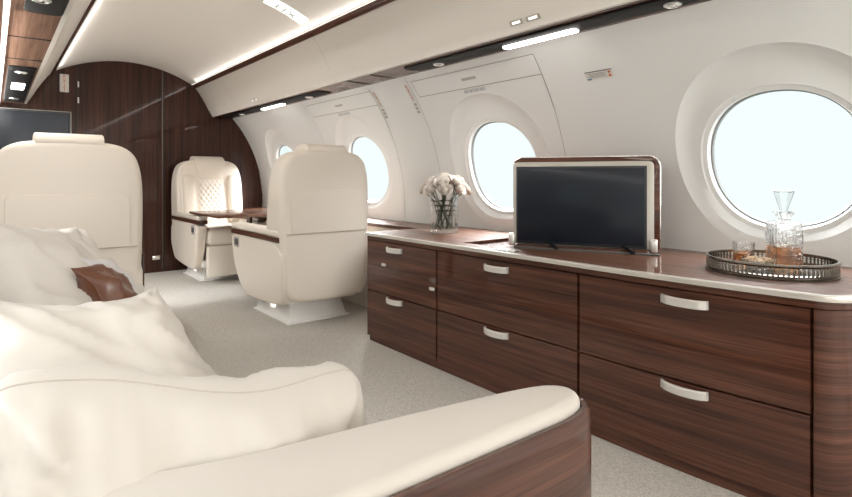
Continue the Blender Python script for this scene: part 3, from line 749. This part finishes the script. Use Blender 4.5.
# ------------------------------------------------------------------ club seats
def make_seat(label, group=None):
    t_ = thing('club_seat', label, 'seat', (0, 0, 0), 0, group)
    W = .29
    # one smooth rear shell from the base to the headrest
    def bf(v):
        x, y, z = v; k = max(0, min(1, (z - .5) / .6))
        yy = y if y < .10 else y - (.12 * k) * ((y - .10) / .20)
        bul = .010 * (1 - (x / .30) ** 2) if y < .08 else 0
        return (x, yy - bul * min(1, max(0, 4 * k)), z)
    bm = bmesh.new(); prism(bm, smooth_poly([(-.20, .14), (.20, .14), (.272, .19), (.294, .34), (.303, .55), (.307, .78), (.300, .93), (.262, 1.035), (.15, 1.075), (-.15, 1.075), (-.262, 1.035), (-.300, .93), (-.307, .78), (-.303, .55), (-.294, .34), (-.272, .19)], 3), .004, .27, 'xz', bev=.034, seg=5, fn=bf)
    finish('rear_shell', bm, M['leather'], t_)
    bm = bmesh.new(); prism(bm, smooth_poly([(-.262, .42), (.262, .42), (.285, .75), (.275, .93), (.235, 1.015), (.15, 1.045), (-.15, 1.045), (-.235, 1.015), (-.275, .93), (-.285, .75)], 3), .20, .305, 'xz', bev=.030, seg=5, fn=bf)
    br = finish('backrest', bm, M['leather_pad'], t_)
    # rear panel and its seam
    o2 = rrect(-.243, .243, .566, .825, (.006, .006, .03, .03))
    bm = bmesh.new(); prism(bm, o2, -.0085, .01, 'xz', bev=.004, seg=3); finish('rear_panel', bm, M['leather'], br)
    bm = bmesh.new(); tube(bm, [(x, -.006 - .003 * (1 - (x / .29) ** 2), .566) for x in [-.275 + .55 * i / 10 for i in range(11)]], .0022, n=5); finish('rear_seam', bm, M['seam'], br)
    # quilted front panel
    bm = bmesh.new(); rows = []
    nz_, nx_ = 60, 40
    for i in range(nz_ + 1):
        z = .44 + .46 * i / nz_; k = max(0, min(1, (z - .5) / .6)); row = []
        for j in range(nx_ + 1):
            x = -.135 + .27 * j / nx_; a = (x / .045 + z / .062) * PI; c_ = (x / .045 - z / .062) * PI
            edge = min(1, 6 * min(j, nx_ - j) / nx_, 8 * min(i, nz_ - i) / nz_)
            h = .012 * math.sqrt(abs(math.sin(a / 1)) * abs(math.sin(c_ / 1))) * edge + .008 * edge
            row.append((x, .300 - .125 * k + h, z))
        rows.append(row)
    sheet(bm, rows); finish('quilted_panel', bm, M['leather_pad'], br, smooth=50)
    # side bolsters
    for s in (-1, 1):
        bm = bmesh.new()
        rbox(bm, s * .205 - .055, s * .205 + .055, .18, .345, .46, .93, bev=.035, seg=4, fn=lambda v: (v.x, v.y - .11 * max(0, min(1, (v.z - .5) / .6)), v.z)); finish('bolster', bm, M['leather_pad'], br)
    # headrest
    bm = bmesh.new()
    prof = smooth_poly([(.0, 1.045), (-.004, 1.090), (.05, 1.112), (.17, 1.105), (.235, 1.05), (.240, .95), (.228, .885), (.205, .90), (.19, 1.02), (.10, 1.04)], 2)
    prism(bm, prof, -.135, .135, 'yz', bev=.012, seg=3, fn=lambda v: (v.x * (1 - .35 * max(0, min(1, (1.03 - v.z) / .16)) * (1 if v.y > .17 else 0)), v.y, v.z)); finish('headrest', bm, M['leather_pad'], t_)
    # arms
    for s in (-1, 1):
        a0, a1 = (.220, .305)
        x0, x1 = (a0, a1) if s > 0 else (-a1, -a0)
        bm = bmesh.new()
        pr = smooth_poly([(.012, .53), (.008, .30), (.03, .17), (.08, .13), (.40, .105), (.62, .10), (.72, .13), (.79, .26), (.855, .45), (.86, .53)], 2)
        prism(bm, pr, x0, x1, 'yz', bev=.018, seg=3, fn=lambda v, s=s: (v.x - s * .03 * max(0, (.30 - v.z) / .2) * (1 if abs(v.x) > .25 else 0), v.y, v.z))
        ar = finish('armrest', bm, M['leather'], t_)
        bm = bmesh.new(); prism(bm, rrect(x0 - .006, x1 + .006, .04, .880, (.02, .02, .05, .05) if s else .03), .516, .546, 'xy', bev=.006, seg=2); finish('wood_cap', bm, M['wood_y'], ar)
        bm = bmesh.new(); prism(bm, rrect(x0 - .003, x1 + .003, .04, .874, .03), .544, .588, 'xy', bev=.017, seg=4); finish('arm_pad', bm, M['leather_pad'], ar)
        # switch plate
        xo = s * (a1 + .0005)
        bm = bmesh.new(); rbox(bm, xo - .003, xo + .003, .70, .79, .425, .495, bev=.002, seg=1); sp = finish('switch_plate', bm, M['metal'], ar)
        for q in range(3):
            bm = bmesh.new(); rbox(bm, xo - .005, xo + .005, .712 + q * .025, .724 + q * .025, .440, .480, bev=.001, seg=1); finish('button', bm, M['bezel'], sp)
        bm = bmesh.new(); rbox(bm, (x0 + x1) / 2 - .022, (x0 + x1) / 2 + .022, .838, .846, .42, .47, bev=.002, seg=1); finish('front_latch', bm, M['metal'], ar)
    bm = bmesh.new(); rbox(bm, -.217, .217, .20, .86, .33, .465, bev=.035, seg=4, cuts=2, fn=lambda v: (v.x, v.y, v.z + (.015 * (1 - (v.x / .217) ** 2) if v.z > .40 else 0))); finish('seat_cushion', bm, M['leather_pad'], t_)
    bm = bmesh.new(); rbox(bm, -.212, .212, .20, .835, .315, .335, bev=.004, seg=1); finish('shadow_gap', bm, M['seam'], t_)
    bm = bmesh.new(); rbox(bm, -.215, .215, .78, .85, .06, .322, bev=.015, seg=3); finish('leg_rest', bm, M['leather'], t_)
    # pedestal
    def pf(v): k = (.13 - v.z) / .13; return (v.x * (1 + .16 * k), v.y + (-.05 * k if v.y < .35 else .05 * k), v.z)
    bm = bmesh.new(); rbox(bm, -.175, .175, .17, .62, .0, .15, bev=.008, seg=2, fn=pf)
    pe = finish('pedestal', bm, M['base'], t_)
    bm = bmesh.new(); rbox(bm, -.22, .22, .10, .66, 0, .012, bev=.004, seg=1); finish('floor_track', bm, M['base'], pe)
    for s in (-1, 1):
        bm = bmesh.new(); rbox(bm, s * .192 - .008, s * .192 + .008, .36, .42, .06, .09, bev=.003, seg=1); finish('floor_lamp_lens', bm, M['lens_soft'], pe)
    bm = bmesh.new(); rbox(bm, -.235, .235, .06, .76, .13, .20, bev=.02, seg=2); finish('seat_frame', bm, M['base'], t_)
    return t_
seat = make_seat('cream leather club seat seen from behind next to the end of the sideboard')
seat.location = (.640, 2.985, 0)
s2 = copy_tree(seat); s2.location = (.645, 5.53, 0); s2.rotation_euler = (0, 0, PI); s2['label'] = 'cream club seat facing the camera by the bulkhead with quilted back'
s3 = copy_tree(seat); s3.location = (-.70, 2.97, 0); s3['label'] = 'cream leather seat seen from behind at left beyond the sofa pillows'
bm = bmesh.new(); rbox(bm, .303, .313, .03, .10, .16, .52, bev=.003, seg=2); o = finish('wood_side_strip', bm, M['wood_z'], s3)
for o in (seat, s2, s3): o['group'] = 'cream club seats'

# table between the two right seats
tb = thing('folding_table', 'glossy wooden table between the two facing club seats', 'table', (0, 0, 0))
bm = bmesh.new(); prism(bm, rrect(.32, 1.19, 4.08, 4.86, (.03, .03, .03, .03)), .598, .616, 'xy', bev=.005, seg=2); finish('table_top', bm, M['wood_top'], tb)
bm = bmesh.new(); rbox(bm, .70, .72, 4.45, 4.53, .0, .60, bev=.004, seg=1); finish('support_leg', bm, M['wood_z'], tb)

# ------------------------------------------------------------------ sofa
sf = thing('sofa', 'long cream leather sofa with a walnut-faced arm along the left wall', 'sofa', (0, 0, 0))
SX0, SX1 = -1.09, -.62
AZ = .592
# near arm: outer walnut fascia wraps the rounded end
arm_top = [(-1.13, .446), (-.44, .430), (-.385, .432), (-.350, .443), (-.335, .467), (-.345, .495), (-.38, .516), (-.50, .540), (-.645, .564), (-.80, .585), (-.93, .64), (-.985, .76), (-1.0, .90), (-1.13, .95)]
at_ = smooth_poly(arm_top, 2)
def offset_poly(p, d):
    out = []; k = len(p)
    A = sum(p[i][0] * p[(i + 1) % k][1] - p[(i + 1) % k][0] * p[i][1] for i in range(k))
    sgn = 1 if A > 0 else -1
    for i in range(k):
        a, b_ = Vector(p[i - 1]), Vector(p[(i + 1) % k]); t2 = (b_ - a).normalized(); n2 = Vector((t2.y, -t2.x)) * sgn
        out.append((p[i][0] + n2.x * d, p[i][1] + n2.y * d))
    return out
bm = bmesh.new(); prism(bm, at_, .05, AZ - .012, 'xy'); ar = finish('arm', bm, M['sofa'], sf)
bm = bmesh.new(); prism(bm, offset_poly(at_, -.002), AZ - .05, AZ + .012, 'xy', bev=.014, seg=4); finish('arm_pad', bm, M['sofa'], ar)
# fascia strip follows outer side + end
k0 = [i for i, p in enumerate(at_)]
path = [p for p in at_ if True]
offo = offset_poly(at_, .013); offi = offset_poly(at_, .0005)
sel = [i for i in range(len(at_)) if at_[i][1] < .505 or (at_[i][0] > -.46)]
# order the selected run contiguous from wall side outwards
st = min(range(len(sel)), key=lambda q: (at_[sel[q]][0] + (10 if at_[sel[q]][1] > .5 else 0)))
order = sel[st:] + sel[:st]
if at_[order[1]][0] < at_[order[0]][0]: order = order[::-1]
bm = bmesh.new(); rows = []
for i in order:
    o_, n_ = offo[i], offi[i]; mm_ = ((o_[0] + n_[0]) / 2, (o_[1] + n_[1]) / 2)
    rows.append([(n_[0], n_[1], .03), (o_[0], o_[1], .03), (o_[0], o_[1], AZ - .022), (o_[0] * .75 + n_[0] * .25, o_[1] * .75 + n_[1] * .25, AZ - .008), (mm_[0], mm_[1], AZ - .003), (n_[0], n_[1], AZ - .004), (n_[0], n_[1], .03)])
sheet(bm, rows); finish('walnut_fascia', bm, M['wood_x'], ar, smooth=50)
# seat
bm = bmesh.new(); rbox(bm, SX0, SX1 + .02, .60, 2.62, .04, .27, bev=.01, seg=2); finish('plinth', bm, M['sofa'], sf)
for y0, y1 in ((.66, 1.62), (1.63, 2.60)):
    bm = bmesh.new(); rbox(bm, SX0 + .04, SX1 + .02, y0, y1, .27, .425, bev=.035, seg=4, cuts=2, fn=lambda v, y0=y0, y1=y1: (v.x, v.y, v.z + (.012 * (1 - ((v.y - (y0 + y1) / 2) / ((y1 - y0) / 2)) ** 2) if v.z > .36 else 0)))
    finish('seat_cushion', bm, M['sofa'], sf)
# backrest along the wall, round into the arm
bm = bmesh.new(); rbox(bm, -1.215, -1.06, .55, 2.60, .30, .70, bev=.045, seg=5); finish('backrest', bm, M['sofa'], sf)
bm = bmesh.new(); rbox(bm, -1.12, -.64, 2.60, 2.68, .04, .50, bev=.025, seg=4); finish('far_arm', bm, M['sofa'], sf)

# ------------------------------------------------------------------ pillows
def pillow(name, label, c, u, v, hu, hv, th, mat, seed=0, wr=1.0, sag=0.0, pinch=.10, nn=56, pw=.55, skew=0, droop=0, rc=0):
    u = Vector(u).normalized(); v = Vector(v).normalized(); v = (v - u * v.dot(u) * (1 - skew)).normalized(); n = u.cross(v).normalized()
    Mx = Matrix(((u.x, v.x, n.x, c[0]), (u.y, v.y, n.y, c[1]), (u.z, v.z, n.z, c[2]), (0, 0, 0, 1)))
    off = Vector((seed * 3.7, seed * 1.3, seed * .7))
    bm = bmesh.new()
    def pos(a, b_, s):
        ea, eb = 1 - a * a, 1 - b_ * b_
        x = hu * a * (1 - pinch * eb ** 1.0 * abs(a) ** 3) ; y = hv * b_ * (1 - pinch * ea * abs(b_) ** 3)
        t_ = (max(ea, 0) ** pw) * (max(eb, 0) ** pw)
        z = s * th * t_
        # wrinkles: radiating from corners and along edges
        q = Vector((a * 1.6, b_ * 1.6, s * .5)) + off
        w = noise.noise(Vector((q.x * 1.0, q.y * 1.0, q.z))) * .016 * wr
        ang = math.atan2(abs(b_) - 1.05, abs(a) - 1.05)
        cr_ = math.sin(ang * 16 + 3 * noise.noise(q * 1.3)) * math.exp(-3.0 * ((1 - abs(a)) ** 2 + (1 - abs(b_)) ** 2)) * .008
        ed = noise.noise(Vector((a * 8, b_ * 1.5, s * 2)) + off) * math.exp(-7 * (1 - abs(b_)) ** 2) + noise.noise(Vector((a * 2, b_ * 7, s * 2)) + off) * math.exp(-14 * (1 - abs(a)) ** 2)
        rid = (1 - abs(noise.noise(Vector((a * 2.0 + b_ * 1.2, b_ * 1.1 - a * .4, s)) * 1.5 + off)) * 2) ** 3 * .006
        z += s * (w + (cr_ + ed * .018) * wr + rid * wr) * min(1, 1.5 * t_ ** 1.3)
        rc_ = 1 - rc * (a * a) ** 4 * (b_ * b_) ** 4; x *= rc_; y *= rc_
        y += droop * (1 - a * a) * (1 - b_) / 2
        zz = noise.noise(Vector((a * 1.2, b_ * 1.2, 9)) + off) * .020 * wr + sag * (a * a)
        return Mx @ Vector((x, y, z + zz))
    g = {}
    for s in (1, -1):
        for i in range(nn + 1):
            for j in range(nn + 1):
                a = math.sin((-1 + 2 * i / nn) * PI / 2); b_ = math.sin((-1 + 2 * j / nn) * PI / 2)
                border = i in (0, nn) or j in (0, nn)
                if s < 0 and border: g[(s, i, j)] = g[(1, i, j)]
                else: g[(s, i, j)] = bm.verts.new(pos(a, b_, s))
        for i in range(nn):
            for j in range(nn):
                q4 = (g[(s, i, j)], g[(s, i + 1, j)], g[(s, i + 1, j + 1)], g[(s, i, j + 1)])
                bm.faces.new(q4 if s > 0 else q4[::-1])
    loop = [(i, 0) for i in range(nn)] + [(nn, j) for j in range(nn)] + [(nn - i, nn) for i in range(nn)] + [(0, nn - j) for j in range(nn)]
    lp = [g[(1, i, j)].co.copy() for i, j in loop]; lp.append(lp[0])
    o = finish(name, bm, mat, smooth=80, recalc=False); tag(o, label, 'pillow')
    b3 = bmesh.new(); tube(b3, lp, .0013, n=5, cap=False)
    finish('piping', b3, M['piping'] if mat is M['pillow'] else mat, o)
    return o
def pillow3(name, label, T, U, V, su, sv, th, mat, **k):
    """T a corner, U and V directions of the two edges from it, full lengths su, sv"""
    T = Vector(T); U = Vector(U).normalized(); V = Vector(V).normalized(); V = (V - U * V.dot(U) * (1 - k.get('skew', 0))).normalized()
    c = T + U * su / 2 + V * sv / 2
    k['skew'] = 1 if k.get('skew') else 0
    return pillow(name, label, c, U, V, su / 2, sv / 2, th, mat, **k)
pillow3('throw_pillow', 'large ivory pillow nearest the camera leaning over the sofa arm', (-.562, .660, .632), (-1, .0, .17), (-.03, .22, -.97), .44, .44, .132, M['pillow'], seed=2, wr=2.1, pw=.36, droop=.016, pinch=.02, rc=.075)
pillow3('throw_pillow', 'ivory pillow with its corner pointing up behind the nearest pillow', (-.746, 1.10, .699), (-.99, -.09, .24), (.44, -.52, -.73), .46, .42, .105, M['pillow'], seed=5, wr=1.6, skew=.85, pinch=.10, droop=.06)
pillow3('throw_pillow', 'creased ivory pillow at the back against the left seat', (-.805, 1.86, .756), (-.68, -.70, .12), (.40, -.62, -.72), .44, .44, .11, M['pillow'], seed=9, wr=1.5, skew=.5, droop=.04, pw=.42, rc=.07)
pillow('lumbar_pillow', 'small glossy cognac brown leather pillow between the ivory pillows', (-.774, 1.44, .632), (.50, -.30, -.75), (.35, .8, -.1), .084, .068, .042, M['brown'], seed=4, wr=.8, nn=40)
pillow('lumbar_pillow', 'small silver grey pillow tucked behind the brown leather pillow', (-.757, 1.54, .638), (.52, -.35, -.66), (.25, .8, -.1), .078, .07, .036, M['greyfab'], seed=6, wr=.5, nn=32)

# ------------------------------------------------------------------ lights
def area(name, loc, rot, sx, sy, e, color=(1, 1, 1), spread=PI):
    l = bpy.data.lights.new(name, 'AREA'); l.shape = 'RECTANGLE'; l.size = sx; l.size_y = sy; l.energy = e; l.color = color; l.spread = spread
    o = bpy.data.objects.new(name, l); COL.objects.link(o); o.location = loc; o.rotation_euler = rot; return o
def daylight(side, yc, ln, e):
    p = Vector((side * 2.25, yc, 2.05)); d = Vector((side * R0, yc, .92)) - p
    area('daylight', p, (0, side * math.atan2(abs(d.x), -d.z), 0), .9, ln, e, (.98, .99, 1.0))
daylight(1, 3.9, 3.8, 700); daylight(1, -.3, 4.4, 260); daylight(-1, 4.0, 3.6, 400); daylight(-1, -.2, 4.0, 80)
for side in (1, -1):
    area('cove_lamp', (side * .545, 1.45, 1.815), (0, side * rad(112), 0), .03, 8.0, 4.5, (1, .96, .91))
area('wash_lamp', (-.943, 4.0, 1.500), (0, rad(-42), 0), .018, 3.0, 12, (1, .98, .95))
area('wash_lamp', (-.943, .2, 1.500), (0, rad(-50), 0), .018, 4.4, 5, (1, .98, .95))
area('aft_fill_light', (.15, -2.62, 1.15), (rad(88), 0, 0), 1.5, 1.1, 39, (1, .98, .95))  # unseen soft fill added behind the camera to brighten the cabin
w = bpy.data.worlds.new('world'); sc.world = w; w.use_nodes = True
bg = w.node_tree.nodes['Background']; bg.inputs[0].default_value = (.84, .96, .955, 1); bg.inputs[1].default_value = .95

# ------------------------------------------------------------------ camera
cd = bpy.data.cameras.new('camera'); cam = bpy.data.objects.new('camera', cd); COL.objects.link(cam); sc.camera = cam
phi = math.atan(434 / 540)
cam.location = (-.984, 0, .9); cam.rotation_euler = (PI / 2, 0, -phi)
cd.sensor_width = 36; cd.lens = 540 / 852 * 36; cd.shift_y = -(248.5 - 178) / 852; cd.clip_start = .02
sc.view_settings.view_transform = 'Standard'; sc.view_settings.look = 'None'; sc.view_settings.exposure = .2
sc.cycles.use_denoising = True; sc.cycles.max_bounces = 10; sc.cycles.transparent_max_bounces = 16; sc.cycles.sample_clamp_indirect = 6
sc.cycles.caustics_reflective = False; sc.cycles.caustics_refractive = False
